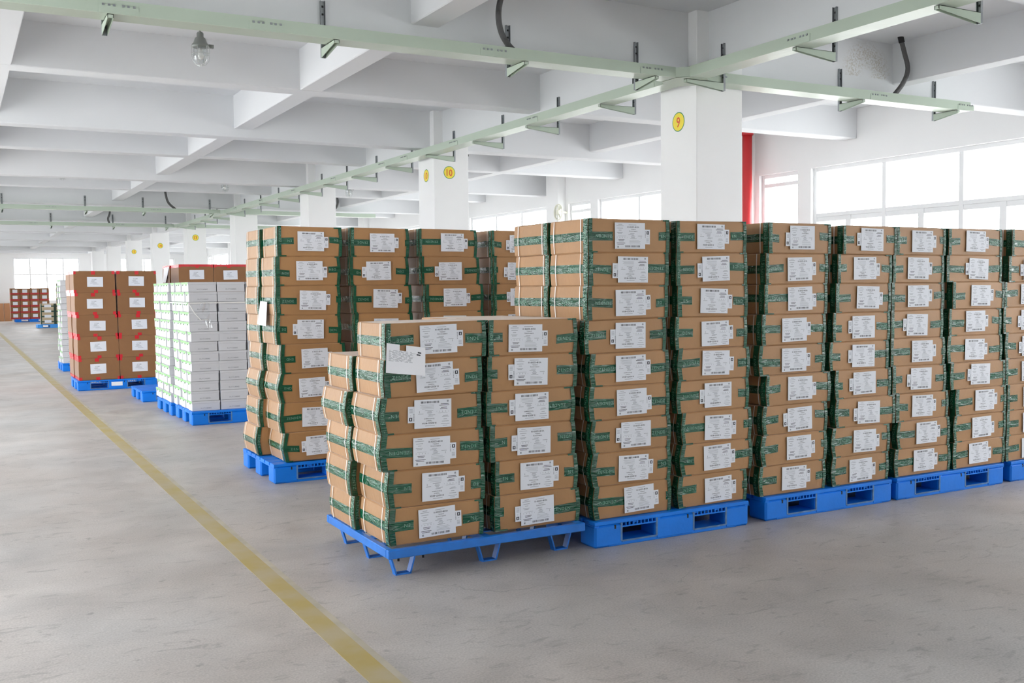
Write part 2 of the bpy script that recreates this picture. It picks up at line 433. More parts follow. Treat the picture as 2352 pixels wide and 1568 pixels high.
for n in ncol:
    yc = 7.637+6*(n-9)
    if yc+5 >= YF: continue
    full = 8 <= n <= 12
    window(XR+.10, yc+.16, yc+4.09, [yc+1.43, yc+2.72], 2.57, full, 'tall white framed window in right wall, bay %d' % n)
    window(XR+.10, yc+4.37, yc+5.25, [], 3.13, full, 'narrow white window in right wall, bay %d' % n, split=False)
    if 7 < n < 16: window(XL-.10, *LW(n, yc), [sum(LW(n, yc))/2], 2.57, False, 'tall white framed window in left wall, bay %d' % n, z0=LZ[0], z1=LZ[1])
def wall_end(name, y0, y1, wins, lab):
    b = MB(); b.box(XL-.24, y0, -.1, XR+.24, y1, 1.0); b.box(XL-.24, y0, 3.31, XR+.24, y1, ZS+.2)
    xs = [XL-.24]
    for a, c in wins: xs += [a, c]
    xs.append(XR+.24)
    for a, c in zip(xs[0::2], xs[1::2]): b.box(a, y0, 1.0, c, y1, 3.31)
    tag(b.build(name, M_wall), lab, kind='structure')
FW = [(-1.9,1.3), (2.74,5.97), (7.7,10.9)]
wall_end('wall_far', YF, YF+.24, FW, 'white far end wall with square paned windows')
wall_end('wall_near', YN-.24, YN, FW[1:], 'white wall behind the viewpoint with two added fill light windows')
for a, c in FW[1:]:  # unseen windows added to bring fill light to fronts, floor and beams
    s = (c-a)/4; window(YN-.10, a, c, [a+s, a+2*s, a+3*s], 2.45, False, 'unseen fill light window added behind the viewpoint, %s of two' % ('left' if a < 6 else 'right'), axis='y', split=False)
for a, c in FW:
    s = (c-a)/4
    window(YF+.10, a, c, [a+s, a+2*s, a+3*s], 2.45, a > 2, 'square paned window in far wall, %s of three' % ('leftmost' if a < 0 else 'middle' if a < 5 else 'rightmost'), axis='y', split=False)

# ================================================================== CABLE TRAYS
ZT0, ZT1 = 3.385, 3.475
def splice(t, P, axis):
    """joint plate with a row of bolt heads; axis = direction the tray runs"""
    b = MB()
    if axis == 'y':
        b.box(-.004, -.13, .004, 0, .13, .062)
        for k in (-.10, -.062, -.03, .03, .062, .10): b.lathe([(0, 0)], (0,0,0), 3) if False else b.box(-.009, k-.008, .05, -.003, k+.008, .064, 1)
    else:
        b.box(-.13, -.004, .004, .13, 0, .062)
        for k in (-.10, -.062, -.03, .03, .062, .10): b.box(k-.008, -.009, .05, k+.008, -.003, .064, 1)
    b.build('splice_plate', [M_tray, M_galv], t, P)
def tray(axis, a, b0, pos, lab, joints):
    """axis y: runs along Y between a and b0, left face at x=pos; axis x: runs along X, front face at y=pos"""
    t = empty('cable_tray', (pos, a, ZT0) if axis == 'y' else (a, pos, ZT0)); L = b0-a; W = .20
    def bx(n, u0, v0, z0, u1, v1, z1, m):
        q = MB()
        if axis == 'y': q.box(v0, u0, z0, v1, u1, z1)
        else: q.box(u0, v0, z0, u1, v1, z1)
        q.build(n, m, t)
    bx('side_rail', 0, 0, .004, L, .006, ZT1-ZT0, M_tray); bx('side_rail', 0, W-.006, .004, L, W, ZT1-ZT0, M_tray)
    bx('tray_bottom', 0, 0, 0, L, W, .004, M_trayb); bx('tray_lid', 0, .0, ZT1-ZT0, L, W, ZT1-ZT0+.004, M_tray)
    for j in joints: splice(t, (0, j-a, 0) if axis == 'y' else (j-a, 0, 0), axis)
    tag(t, lab, 'cable tray', 'pale green cable trays under the beams'); return t
MAIN = tray('y', 2.0, 31.7, 5.90, 'long pale green cable tray running along the numbered columns', [3.6, 6.0, 8.0, 10.2, 12.3, 14.0, 14.9, 17.2, 19.6, 22, 24.3, 27])
tray('x', -2.2, 5.81, 7.43, 'pale green cable tray crossing the top left toward column 9', [1.05, 2.07, 3.95, 5.55])
tray('x', 6.19, 9.88, 7.43, 'short pale green cable tray right of column 9', [6.3, 8.45, 9.8])
tray('x', -2.2, 5.81, 25.43, 'distant pale green cable tray, nearer of the two crossing left', [2.0, 4.3])
tray('x', 6.19, 9.88, 25.43, 'distant pale green cable tray end right of the columns', [8.4])
tray('x', -2.2, 5.81, 31.43, 'farthest pale green cable tray crossing above the aisle', [2.0, 4.3])
tray('x', 6.19, 9.88, 31.43, 'farthest pale green cable tray stub right of the columns', [8.4])
# cross fitting where the trays meet at column 9: chamfered corner plates
for k, (yj, w_) in enumerate(((7.43, 'at column 9'), (25.43, 'at the second crossing'), (31.43, 'at the farthest crossing'))):
    t = link('junction', None, MAIN, (0, yj-2.0, 0)); h = ZT1-ZT0
    for poly in ([(-.09,0),(0,-.09),(.004,-.086),(-.086,.004)], [(-.09,.2),(0,.29),(.004,.286),(-.086,.196)], [(.29,0),(.2,-.09),(.196,-.086),(.286,.004)], [(.29,.2),(.2,.29),(.196,.286),(.286,.196)]):
        q = MB(); q.prism(poly, 'z', .003, h, 0); q.build('corner_plate', M_tray, t)
    q = MB(); q.prism([(-.09,0),(0,-.09),(.2,-.09),(.29,0),(.29,.2),(.2,.29),(0,.29),(-.09,.2)], 'z', -.004, -.001); q.build('bottom_plate', M_trayb, t)
    pass
def bracket(P, axis, arm, lab, grp, mirror=False):
    """slotted hanger bolted to a beam face with a tapered arm; axis 'x': arm towards -X, 'y': arm towards -Y"""
    t = empty('tray_bracket', P)
    q = MB()    # channel section
    def add(q, u0, v0, z0, u1, v1, z1, m=0):   # u = along the arm outwards (negative axis), v = across
        if axis == 'x': q.box(-u1, v0, z0, -u0, v1, z1, m)
        else: q.box(v0, -u1, z0, v1, -u0, z1, m)
    add(q, 0, -.02, 0, .006, .02, .44); add(q, .006, -.02, 0, .022, -.016, .44); add(q, .006, .016, 0, .022, .02, .44)
    hg = q.build('hanger', M_galv, t)
    q = MB()
    for z in (.05, .12, .33, .39): add(q, .006, -.007, z, .012, .007, z+.014)
    q.build('bolts', M_dark, hg)
    a = arm; poly = [(.022, .0), (a, .048), (a, .074), (.022, .074)]
    q = MB()
    for v in (-.02, .0165):
        if axis == 'x': q.prism([(-p[0], p[1]) for p in poly], 'y', v, v+.0035)
        else: q.prism([(-p[0], p[1]) for p in poly], 'x', v, v+.0035)
    add(q, .022, -.02, .0705, a, .02, .074); add(q, a-.004, -.02, .048, a, .02, .074)
    q.build('arm', M_tray, t)
    tag(t, lab, 'bracket', grp)
ym = [3.3,4.72,6.05,7.42,8.83,10.36,11.75,13.23,14.75,16.27,17.75,19.2,20.7,22.2,23.7,25.2,26.7,28.2,29.7,31.1]
for i, y in enumerate(ym):
    k = i-3
    if i == 0: continue
    lab = 'tray bracket beside column 9 under the long tray' if k == 0 else ('tray bracket under long tray, %s before column 9' % ORD[-k] if k < 0 else 'tray bracket under long tray, %s beyond column 9' % ORD[k])
    bracket((6.367, y, 3.306), 'x', .455, lab, 'brackets along the long tray')
for yy, xs, nm in ((7.76, (-.6, .996, 2.6, 4.25, 5.6, 8.22, 9.68), 'nearest crossing tray'), (25.76, (1.01, 2.76, 4.05, 5.63, 8.2), 'second crossing tray'), (31.76, (1.0, 2.48, 4.14, 5.63, 8.2), 'farthest crossing tray')):
    for i, x in enumerate(xs):
        if x < 0: continue
        bracket((x, yy, 3.308), 'y', .33, 'tray bracket under the %s, %s from left' % (nm, ORD[i if xs[0] < 0 else i+1]), 'brackets along the crossing trays')
# conduits
def conduit(pts, r, lab):
    P = [Vector(p) for p in pts]; out = []
    for i in range(len(P)-1):
        p0, p1, p2, p3 = P[max(i-1,0)], P[i], P[i+1], P[min(i+2,len(P)-1)]
        for j in range(6):
            t = j/6; out.append(.5*((2*p1)+(p2-p0)*t+(2*p0-5*p1+4*p2-p3)*t*t+(3*p1-p0-3*p2+p3)*t**3))
    out.append(P[-1])
    dense = []
    for i in range(len(out)-1):
        for j in range(5): dense.append(out[i].lerp(out[i+1], j/5))
    dense.append(out[-1])
    t = empty('flexible_conduit', tuple(P[0])); q = MB()
    q.tube([p-P[0] for p in dense], [r*(1.0 if i%2 else .9) for i in range(len(dense))], 10); q.build('hose', M_conduit, t, smooth=True)
    d = (dense[4]-dense[0]).normalized()
    q = MB(); q.tube([(0,0,.01), tuple(d*.06)], r*1.18, 10); q.build('collar', M_dark, t)
    tag(t, lab, 'conduit', 'grey flexible conduits dropping into the trays')
conduit([(4.14,7.55,ZS),(4.085,7.55,3.93),(4.054,7.55,3.78),(4.073,7.55,3.64),(4.134,7.55,3.54),(4.20,7.53,3.47)], .026, 'curved grey conduit above the nearest tray, top centre')
conduit([(8.835,7.5,ZS),(8.90,7.5,3.93),(8.953,7.5,3.77),(8.888,7.5,3.62),(8.74,7.5,3.47)], .026, 'curved grey conduit by the stained beam, upper right')
conduit([(4.52,25.5,ZS-.03),(4.54,25.5,3.83),(4.60,25.5,3.62),(4.76,25.5,3.47)], .03, 'distant grey conduit above the second crossing tray')
conduit([(4.06,31.5,ZS),(4.03,31.5,3.76),(3.98,31.5,3.6),(4.02,31.5,3.47)], .03, 'distant grey conduit above the farthest crossing tray')
conduit([(8.82,25.5,ZS-.03),(8.86,25.5,3.75),(8.78,25.5,3.58),(8.6,25.5,3.47)], .03, 'bent grey conduit end on the tray right of column 12')

# ================================================================== LAMPS
def make_lamp():
    t = empty('pendant_lamp')
    q = MB(); q.tube([(0,0,0),(0,0,-.30)], .008, 8); q.build('stem', M_lampg, t)
    q = MB(); q.lathe([(0,.0),(.022,-.0),(.03,-.012),(.03,-.045),(.045,-.055),(.062,-.10),(.075,-.112),(.078,-.135),(.06,-.14),(0,-.14)], (0,0,-.28), 20); q.build('housing', M_lampg, t, smooth=True)
    q = MB(); q.box(.07,-.018,-.415,.115,.018,-.385); q.build('cable_gland', M_lampg, t)
    q = MB(); q.lathe([(.058,-.138),(.064,-.17),(.066,-.21),(.058,-.245),(.035,-.272),(0,-.28)], (0,0,-.28), 20); gg = q.build('glass_globe', M_bulb, t, smooth=True)
    q = MB(); q.lathe([(.0,-.14),(.018,-.145),(.02,-.18),(.03,-.205),(.024,-.232),(0,-.242)], (0,0,-.28), 14); q.build('bulb', M_strap, gg, smooth=True)
    q = MB()
    for k in range(6):
        a = k*math.pi/3; q.tube([(r*math.cos(a), r*math.sin(a), z-.28) for r, z in ((.078,-.13),(.08,-.20),(.072,-.25),(.045,-.287),(.01,-.298))], .0028, 5)
    q.tube([(.08*math.cos(a*math.pi/8), .08*math.sin(a*math.pi/8), -.475) for a in range(17)], .0028, 5)
    q.build('wire_guard', M_wire, t)
    return t
lamp = make_lamp()
spots = [((2.01,9.4), 'glass globe pendant lamp with wire guard, upper left, nearest'), ((1.78,20.0), 'small distant pendant lamp above the aisle, far left'),
         ((7.45,15.2), 'pendant lamp hanging between columns 9 and 10'), ((4.95,21.2), 'distant pendant lamp left of column 11'), ((7.7,21.4), 'distant pendant lamp between columns 10 and 11')]
for i, (p, lab) in enumerate(spots):
    o = lamp if i == 0 else copy_tree(lamp)
    o.location = (p[0], p[1], ZS); tag(o, lab, 'lamp', 'pendant lamps under the slab')

# ================================================================== WALL FITTINGS
t = empty('fire_pipe', (11.53, 12.86, 0)); q = MB(); q.tube([(0,0,0),(0,0,3.98)], .08, 20); q.build('pipe', M_red, t, smooth=True)
q = MB(); q.lathe([(.08,3.955),(.10,3.955),(.10,4.0),(.08,4.0)], (0,0,0), 20); q.build('collar', M_red, t)
tag(t, 'red vertical pipe against the right wall behind column 9', 'pipe')
t = empty('wall_fan', (11.60, 18.95, 3.12)); q = MB()
q.tube([(0, .17*math.cos(a*math.pi/12), .17*math.sin(a*math.pi/12)) for a in range(25)], .014, 6)
q.tube([(-.02, .12*math.cos(a*math.pi/12), .12*math.sin(a*math.pi/12)) for a in range(25)], .005, 5)
for a in range(12): q.tube([(-.03,0,0),(0,.17*math.cos(a*math.pi/6),.17*math.sin(a*math.pi/6))], .004, 4)
q.build('cage', M_cream, t)
q = MB(); q.lathe([(0,-.05),(.05,-.05),(.05,.05),(0,.05)], (0,0,0), 12); q.build('motor', M_cream, t)
q = MB()
for a in range(3):
    c, s_ = math.cos(a*2.094), math.sin(a*2.094); q.add([(.0,.02*c-.02*s_,.02*s_+.02*c),(.02,.14*c-.05*s_,.14*s_+.05*c),(-.01,.15*c+.05*s_,.15*s_-.05*c),(-.01,.03*c+.02*s_,.03*s_-.02*c)], [(0,1,2,3)])
q.build('blades', M_cream, t)
q = MB(); q.box(0,-.02,-.02,.24,.02,.02); q.build('arm', M_cream, t)
tag(t, 'cream wall fan on the right wall beyond column 9', 'fan')

# ================================================================== PALLETS
def plastic_pallet(W, D, H=.152, m=None, slats=7):
    m = m or M_blue; t = empty('plastic_pallet')
    # deck of slats along X
    q = MB(); n = slats; g = .022; sw = (D-g*(n-1))/n
    for k in range(n): q.cbox(0, k*(sw+g), H-.022, W, k*(sw+g)+sw, H, .003)
    for x in (.0, W*.24, W*.38, W*.62, W*.76, W-.03): q.box(x, .004, H-.030, x+.03, D-.004, H-.021)
    q.build('deck', m, t)
    bl = W*.165; cw = W*.25; op = (W-2*bl-cw)/2
    xs = [(0, bl), (bl+op, bl+op+cw), (W-bl, W)]
    dy = D*.17; ys = [(0, dy), (D/2-dy/2, D/2+dy/2), (D-dy, D)]
    for (a, c) in xs:
        for (e, f) in ys:
            q = MB(); q.cbox(a, e, .0, c, f, H-.022, .012); q.build('block', m, t)
    for (e, f) in ys:
        q = MB(); q.cbox(bl*.5, e+.004, 0, W-bl*.5, f-.004, .028, .003); q.build('runner', m, t)
    for i, (a, c) in enumerate(((bl, bl+op), (bl+op+cw, W-bl))):
        for y, s_ in ((0, 1), (D, -1)):
            q = MB(); y0, y1 = (y, y+.012) if s_ > 0 else (y-.012, y)
            q.box(a-.004, y0-.0005, H-.047, c+.004, y1, H-.039)
            for k in range(10):
                x = a+(c-a)*k/9; q.box(x-.003, y0, H-.040, x+.003, y1, H-.020)
            q.build('lattice', m, t)
        # scuffed rims round the fork openings
        q = MB(); q.box(a-.012, -.0015, .024, a, .004, H-.02); q.box(c, -.0015, .024, c+.012, .004, H-.02); q.box(a, -.0015, .020, c, .004, .030); q.build('opening_rim', M_blueg, t)
        q = MB(); q.box(a-.055, -.001, H-.05, a-.045, .004, H-.028); q.build('notch', M_dark, t)
    return t
def place(t, x, y, lab, grp='blue pallets on the floor', z=0, cat='pallet'):
    t.location = (x, y, z); tag(t, lab, cat, grp); return t
PA = plastic_pallet(1.15, .95)
place(PA, 3.155, 4.78, 'blue plastic pallet beside the steel legged pallet, front row')
for x, y, lab in ((4.455, 4.79, 'blue plastic pallet second in the front row from left'), (5.655, 4.79, 'blue plastic pallet third in the front row from left'), (6.90, 4.80, 'blue plastic pallet cut off at the right edge'),
                  (2.11, 7.67, 'blue plastic pallet under the left stacks of second row'), (3.33, 7.67, 'blue plastic pallet under the second row, mostly hidden'),
                  (2.26, 11.50, 'blue plastic pallet under the near white shoe boxes'), (2.23, 12.56, 'blue plastic pallet under the rear white shoe boxes'),
                  (1.58, 16.50, 'blue plastic pallet under the red taped cartons, left'), (3.05, 16.50, 'blue plastic pallet hidden behind the white shoe boxes')):
    place(copy_tree(PA), x, y, lab)
place(plastic_pallet(1.15, .95, .15, M_blue, 9), 2.17, 14.32, 'empty blue pallet on floor between red taped and white stacks')
place(plastic_pallet(1.0, .95), 1.735, 20.72, 'small blue pallet under the farther white stack, far left')
place(plastic_pallet(1.25, 1.0, .15, M_lblue), 2.98, 46.3, 'light blue pallet far away under pale cartons')
place(plastic_pallet(1.7, 1.0), 2.62, 56.3, 'dark blue pallet at far wall under red banded cartons')
# sticker on the pallet under the red taped cartons
q = MB(); q.box(-.08, -.003, -.03, .08, 0, .03); q.build('sticker', M_note, None, (2.14, 16.497, .085)); st = bpy.data.objects['sticker']; tag(st, 'small pale sticker on the left red taped pallet', 'sticker')

# steel pallet frame on bent strap legs
def steel_pallet():
    t = empty('steel_pallet', (1.885, 4.755, 0)); W, D, z0, z1 = 1.19, .975, .122, .168
    def rail(x0, y0, x1, y1):
        q = MB(); q.cbox(x0, y0, z0, x1, y1, z1, .004); q.build('rail', M_steel, t)
    rail(0, 0, W, .035); rail(0, D-.035, W, D); rail(0, .036, .035, D-.036); rail(W-.035, .036, W, D-.036)
    for k in range(1, 6):
        q = MB(); q.box(.036, D*k/6-.03, z1-.008, W-.036, D*k/6+.03, z1-.002); q.build('cross_slat', M_steel, t)
    for k in (.5,):
        q = MB(); q.box(W*k-.02, .036, z0, W*k+.02, D-.036, z1-.01); q.build('cross_bar', M_steel, t)
    for ix in (.13, .64, 1.10):
        for iy in (.14, .53, .90):
            q = MB()    # flat bar bent to a truncated V
            for pts in (((-.075, z0), (-.040, .004)), ((.040, .004), (.075, z0))):
                (a, za), (c, zc) = pts; k = .0045
                q.prism([(a-k, za), (a+k, za), (c+k, zc), (c-k, zc)], 'y', -.022, .022)
            q.prism([(-.0445, .0), (.0445, .0), (.0445, .008), (-.0445, .008)], 'y', -.022, .022)
            q.build('leg', M_steel, t, (ix, iy, 0))
    for x in (.062, .20):
        q = MB(); q.tube([(x, .02, z0-.018), (x, .02, z0)], .006, 8); q.build('bolt', M_dark, t)
    tag(t, 'blue steel pallet frame on bent legs, front of picture', 'pallet', 'blue pallets on the floor')
steel_pallet()

# ================================================================== CARTONS
def label_mesh():
    b = MB(); W, H = .212, .150
    b.box(-W/2, -.0008, -H/2, W/2, 0, H/2, 0)
    y = -.0012
    def dash(x0, x1, z, h, m): b.add([(x0,y,z),(x1,y,z),(x1,y,z+h),(x0,y,z+h)], [(0,1,2,3)], m)
    text_flat(b, '81-820ZD-4810A', .022, .046, .0085, y, 1, 'c', .082, True)
    text_flat(b, 'Черный', .022, .0345, .0065, y, 1, 'c')
    text_flat(b, 'Всесезонные', .022, .0235, .0065, y, 1, 'c')
    r = random.Random(3)
    for z, a, c in ((.062,-.01,.045),(.012,.0,.03),(.006,-.012,.025),(-.002,.055,.085),(.0,.01,.03),(-.006,.005,.035),(-.012,.008,.032),(-.018,.0,.045)): dash(a, c, z, .0022, 2)
    for z in (-.027,-.034,-.041,-.047): dash(-.005, .075+r.uniform(-.02,.012), z, .0013, 2)
    for z, a, c in ((.064,-.082,-.055),(.055,-.095,-.045),(.042,-.09,-.05),(.031,-.08,-.06),(.018,-.092,-.052),(.012,-.086,-.058)): dash(a, c, z, .0022, 2)
    for k in range(5): text_flat(b, str(37+k)[1], -.092+.0175*k, -.013, .007, y, 2)
    dash(-.084, -.03, -.002, .0012, 2)
    for z, a, c in ((-.024,-.082,-.04),(-.031,-.08,-.046),(-.043,-.094,-.036),(-.050,-.09,-.044)): dash(a, c, z, .0026, 1)
    text_flat(b, '1', .078, -.016, .011, y, 1, 'c', None, True)
    x = -.035
    while x < .068:
        wd = r.choice((.0008,.0012,.002,.003)); dash(x, x+wd, -.066, .011, 1); x += wd+r.choice((.001,.0016,.003,.005))
    dash(-.090, -.080, -.068, .010, 2)
    return b.mesh('shipping_label', [M_paper, M_ink, M_ink2])
def small_label_mesh():
    b = MB(); W, H = .040, .085; b.box(-W/2, -.0006, -H/2, W/2, 0, H/2, 0); y = -.0010
    def dash(x0, x1, z0, z1, m): b.add([(x0,y,z0),(x1,y,z0),(x1,y,z1),(x0,y,z1)], [(0,1,2,3)], m)
    dash(-.004,.013,.015,.033,1); b.add([(.002,y-.0003,.019),(.007,y-.0003,.019),(.007,y-.0003,.029),(.002,y-.0003,.029)], [(0,1,2,3)], 0)
    dash(.002,.007,.003,.0055,2)
    for z in (-.012,-.018,-.024,-.030): dash(-.006,.012,z,z+.002,2)
    for k in range(5): dash(-.016,-.011,.028-k*.008,.033-k*.008,2)
    return b.mesh('code_label', [M_paper, M_ink, M_ink2])
ME_label = label_mesh(); ME_small = small_label_mesh()

class Shell:
    """a sagging carton: corners bulge at mid height, seams tilt a little"""
    def __init__(s, w, d, zb, zt, bl, br, bf):
        s.w, s.d, s.zb, s.zt, s.bl, s.br, s.bf = w, d, zb, zt, bl, br, bf
        s.h = (sum(zt)-sum(zb))/2
    def corner(s, k, t, inset=0):
        k %= 4; left = k in (0, 3); front = k in (0, 1)
        p = max(0, 1-abs(2*t-1)**1.25)
        x = (-s.w/2+inset-s.bl*p) if left else (s.w/2-inset+s.br*p)
        y = (-s.d/2+inset-s.bf*p) if front else (s.d/2-inset+s.bf*p)
        i = 0 if left else 1
        return Vector((x, y, s.zb[i]+(s.zt[i]-s.zb[i])*t))
    def P(s, face, u, t, off=0):
        p = s.corner(face, t).lerp(s.corner(face+1, t), u)
        return p + Vector(((0,-1,0),(1,0,0),(0,1,0),(-1,0,0))[face])*off
    def body(s):
        b = MB(); T = [0,.03,.27,.5,.73,.97,1]; I = [.005,0,0,0,0,0,.005]; n = len(T)
        b.add([s.corner(k, t, i) for t, i in zip(T, I) for k in range(4)],
              [(r*4+k, r*4+(k+1)%4, r*4+4+(k+1)%4, r*4+4+k) for r in range(n-1) for k in range(4)]+[(3,2,1,0), tuple(4*(n-1)+k for k in range(4))])
        return b
    def ribbon(s, b, face, u0, u1, t0, t1, off, tilt=0, m=0, nu=1, nt=2, jag=0, r=None):
        """strip over [u0,u1]x[t0,t1] of a face, tilting by tilt in t across its length"""
        vs = []
        ts = sorted(set([0, 1]+[j/nt for j in range(nt+1)]))
        for i in range(nu+1):
            for j in ts:
                u = u0+(u1-u0)*i/nu; t = t0+(t1-t0)*j+tilt*(i/nu)
                if jag and 0 < i: u += 0
                o = off+(r.uniform(0, jag) if jag else 0)
                vs.append(s.P(face, min(1.02, max(-.02, u)), min(1, max(0, t)), o))
        q = len(ts); fs = [(i*q+j, (i+1)*q+j, (i+1)*q+j+1, i*q+j+1) for i in range(nu) for j in range(q-1)]
        b.add(vs, fs, m)
    def words(s, b, face, u0, u1, tc, off, r, hgt=.021, vertical=False, flip=False, tilt=0, m=1):
        """the brand word repeated along a tape"""
        ln = s.w if face in (0, 2) else s.d
        span = (u1-u0)*ln if not vertical else (u1-u0)*s.h
        full = 5.75*hgt; x = r.uniform(.004, max(.005, span-full-.006)) if span > full else -r.uniform(0, .08)
        while x < span:
            for chx in 'ZENDEN   - ':
                if chx == ' ': x += hgt*.62; continue
                v, f, wd = glyph(chx); k = hgt; cw = wd*k
                if x >= .004 and x+cw <= span-.004:
                    pts = []
                    for px, py in v:
                        a = x+px*k; c = (py-.5)*hgt
                        if flip: a = span-a; c = -c
                        if vertical: pts.append(s.P(face, tc-c/ln, u0+a/s.h, off))
                        else: pts.append(s.P(face, u0+a/ln, tc+c/s.h+tilt*(a/span), off))
                    b.add(pts, f, m)
                x += cw+hgt*.28

def green_carton(x, y, w, d, zb, zt, lab, grp, seed, bulge=(.006,.006), flip=None, code=None, detail=2, lx=None):
    """x,y = front left corner; zb/zt = (left,right) heights; detail 2 = all parts, 1 = side only, 0 = plain"""
    r = random.Random(seed); z0 = min(zb)
    sh = Shell(w, d, (zb[0]-z0, zb[1]-z0), (zt[0]-z0, zt[1]-z0), bulge[0], bulge[1], .003)
    root = sh.body().build('carton', M_kraft, None, (x+w/2, y+d/2, z0)); tag(root, lab, 'carton', grp)
    tm = [M_tape, M_tapet]; h = sh.h; tw = .050/h
    lc = lx if lx is not None else r.uniform(.47, .57)      # label centre
    code = r.choice((-1, 1, 1)) if code is None else code
    flip = r.random() < .5 if flip is None else flip
    tcl = .5+r.uniform(-.05, .05)
    if detail >= 1:
        b = MB()        # band round the left end
        sh.ribbon(b, 3, 0, 1, tcl-tw/2, tcl+tw/2, .0012, 0, 0, 4, 2); sh.words(b, 3, 0, 1, tcl, .0022, r, .0185)
        if detail == 2:
            u1 = lc-.11/w-(.045/w if code < 0 else 0)+r.uniform(-.10, .035); tl = r.uniform(-.05, .05); fl = r.random() < .5
            sh.ribbon(b, 0, 0, u1, tcl-tw/2, tcl+tw/2, .0010, tl, 0, 4, 2, .0012, r); sh.words(b, 0, .07, u1, tcl+tl*.5, .0030, r, .0185, False, fl, tl*.5)
        sh.ribbon(b, 2, .9, 1, tcl-tw/2, tcl+tw/2, .0012)
        b.build('band_tape', tm, root)
        b = MB()        # front left edge
        a = r.uniform(.022,.034)/w; c = 1-.046/d
        sh.ribbon(b, 0, 0, a, 0, 1, .0030, 0, 0, 1, 6, .0018, r); sh.ribbon(b, 3, c, 1, 0, 1, .0030, 0, 0, 1, 6, .0018, r)
        sh.words(b, 3, .04, .96, 1-.024/d, .0058, r, .020, True, r.random() < .5)
        if r.random() < .6: sh.words(b, 0, .04, .96, .018/w, .0058, r, .018, True, r.random() < .5)
        b.build('edge_tape', tm, root)
        for u in (.14, .83):
            b = MB(); u += r.uniform(-.03, .03); k = .0035/d
            sh.ribbon(b, 3, u-k, u+k, .01, .99, .0065, 0, 0, 1, 4); sh.ribbon(b, 1, 1-u-k, 1-u+k, .01, .99, .0045, 0, 0, 1, 4)
            zt_ = sh.zt; yy = -d/2+d*(1-u)
            b.add([(-w/2, yy-.0035, zt_[0]+.0008), (w/2, yy-.0035, zt_[1]+.0008), (w/2, yy+.0035, zt_[1]+.0008), (-w/2, yy+.0035, zt_[0]+.0008)], [(0,1,2,3)])
            b.build('strap', M_strap, root)
    if detail == 2:
        b = MB(); tcr = .5+r.uniform(-.06, .06); u0 = lc+.11/w+(.045/w if code > 0 else 0)+r.uniform(-.03, .10); tl = r.uniform(-.05, .05); fl = r.random() < .5
        u0 = min(u0, .93)
        sh.ribbon(b, 1, 0, 1, tcr-tw/2, tcr+tw/2, .0012, 0, 0, 4, 2)
        sh.ribbon(b, 0, u0, 1, tcr-tw/2+tl, tcr+tw/2+tl, .0010, -tl, 0, 4, 2, .0012, r); sh.words(b, 0, u0, .96, tcr+tl*.5, .0030, r, .0185, False, fl)
        b.build('band_tape', tm, root)
        b = MB(); sh.ribbon(b, 0, 1-.024/w, 1, 0, 1, .0030, 0, 0, 1, 6, .0018, r); sh.ribbon(b, 1, 0, .05/d, 0, 1, .0030, 0, 0, 1, 6, .0018, r)
        sh.ribbon(b, 0, 1-r.uniform(.05,.12), 1, .955, 1, .0036, 0, 0, 1, 1); b.build('edge_tape', tm, root)
        if r.random() < .6:
            b = MB(); sh.ribbon(b, 0, 0, r.uniform(.06,.15), 0, .045, .0036, 0, 0, 1, 1); b.build('tape_end', tm, root)
        rot = r.uniform(-.03, .03)
        px = -w/2+lc*w; pz = h/2+(sh.zb[0]+sh.zb[1])/2+r.uniform(-.006, .006)
        o = link('code_label', ME_small, root, (px+code*(.106+.016), -d/2-.0085, pz+r.uniform(-.012,.004)), (0, rot+(math.pi if code < 0 else 0)+r.uniform(-.02,.02), 0))
        o = link('shipping_label', ME_label, root, (px, -d/2-.0100, pz), (0, rot+(math.pi if flip else 0), 0))
    return root

def stack(xs, ws, y, d, z0, hs, desc, grp, seed, bl=None, br=None, detail=2, flips=None, codes=None, yj=.006, jit=.0038, lxs=None):
    """xs/ws bottom to top"""
    n = len(xs); r = random.Random(seed); zl = zr = z0
    for i in range(n):
        h = hs if not isinstance(hs, (list, tuple)) else hs[i]
        nl, nr = z0+h*(i+1)+r.uniform(-jit, jit), z0+h*(i+1)+r.uniform(-jit, jit)
        b = (bl[i] if bl else .01, br[i] if br else .006)
        green_carton(xs[i], y+r.uniform(-yj, yj), ws[i], d, (zl, zr), (nl, nr), 'kraft carton with green tape, %s in %s' % (layer(i+1, n), desc), grp, seed*100+i, b,
                     flips[i] if flips else None, codes[i] if codes else None, detail if not isinstance(detail, (list, tuple)) else detail[i], lxs[i] if lxs else None)
        zl, zr = nl, nr
BU = [.018,.022,.018,.014,.016,.010,.006,.006,.004]
rev = lambda l: list(l)[::-1]
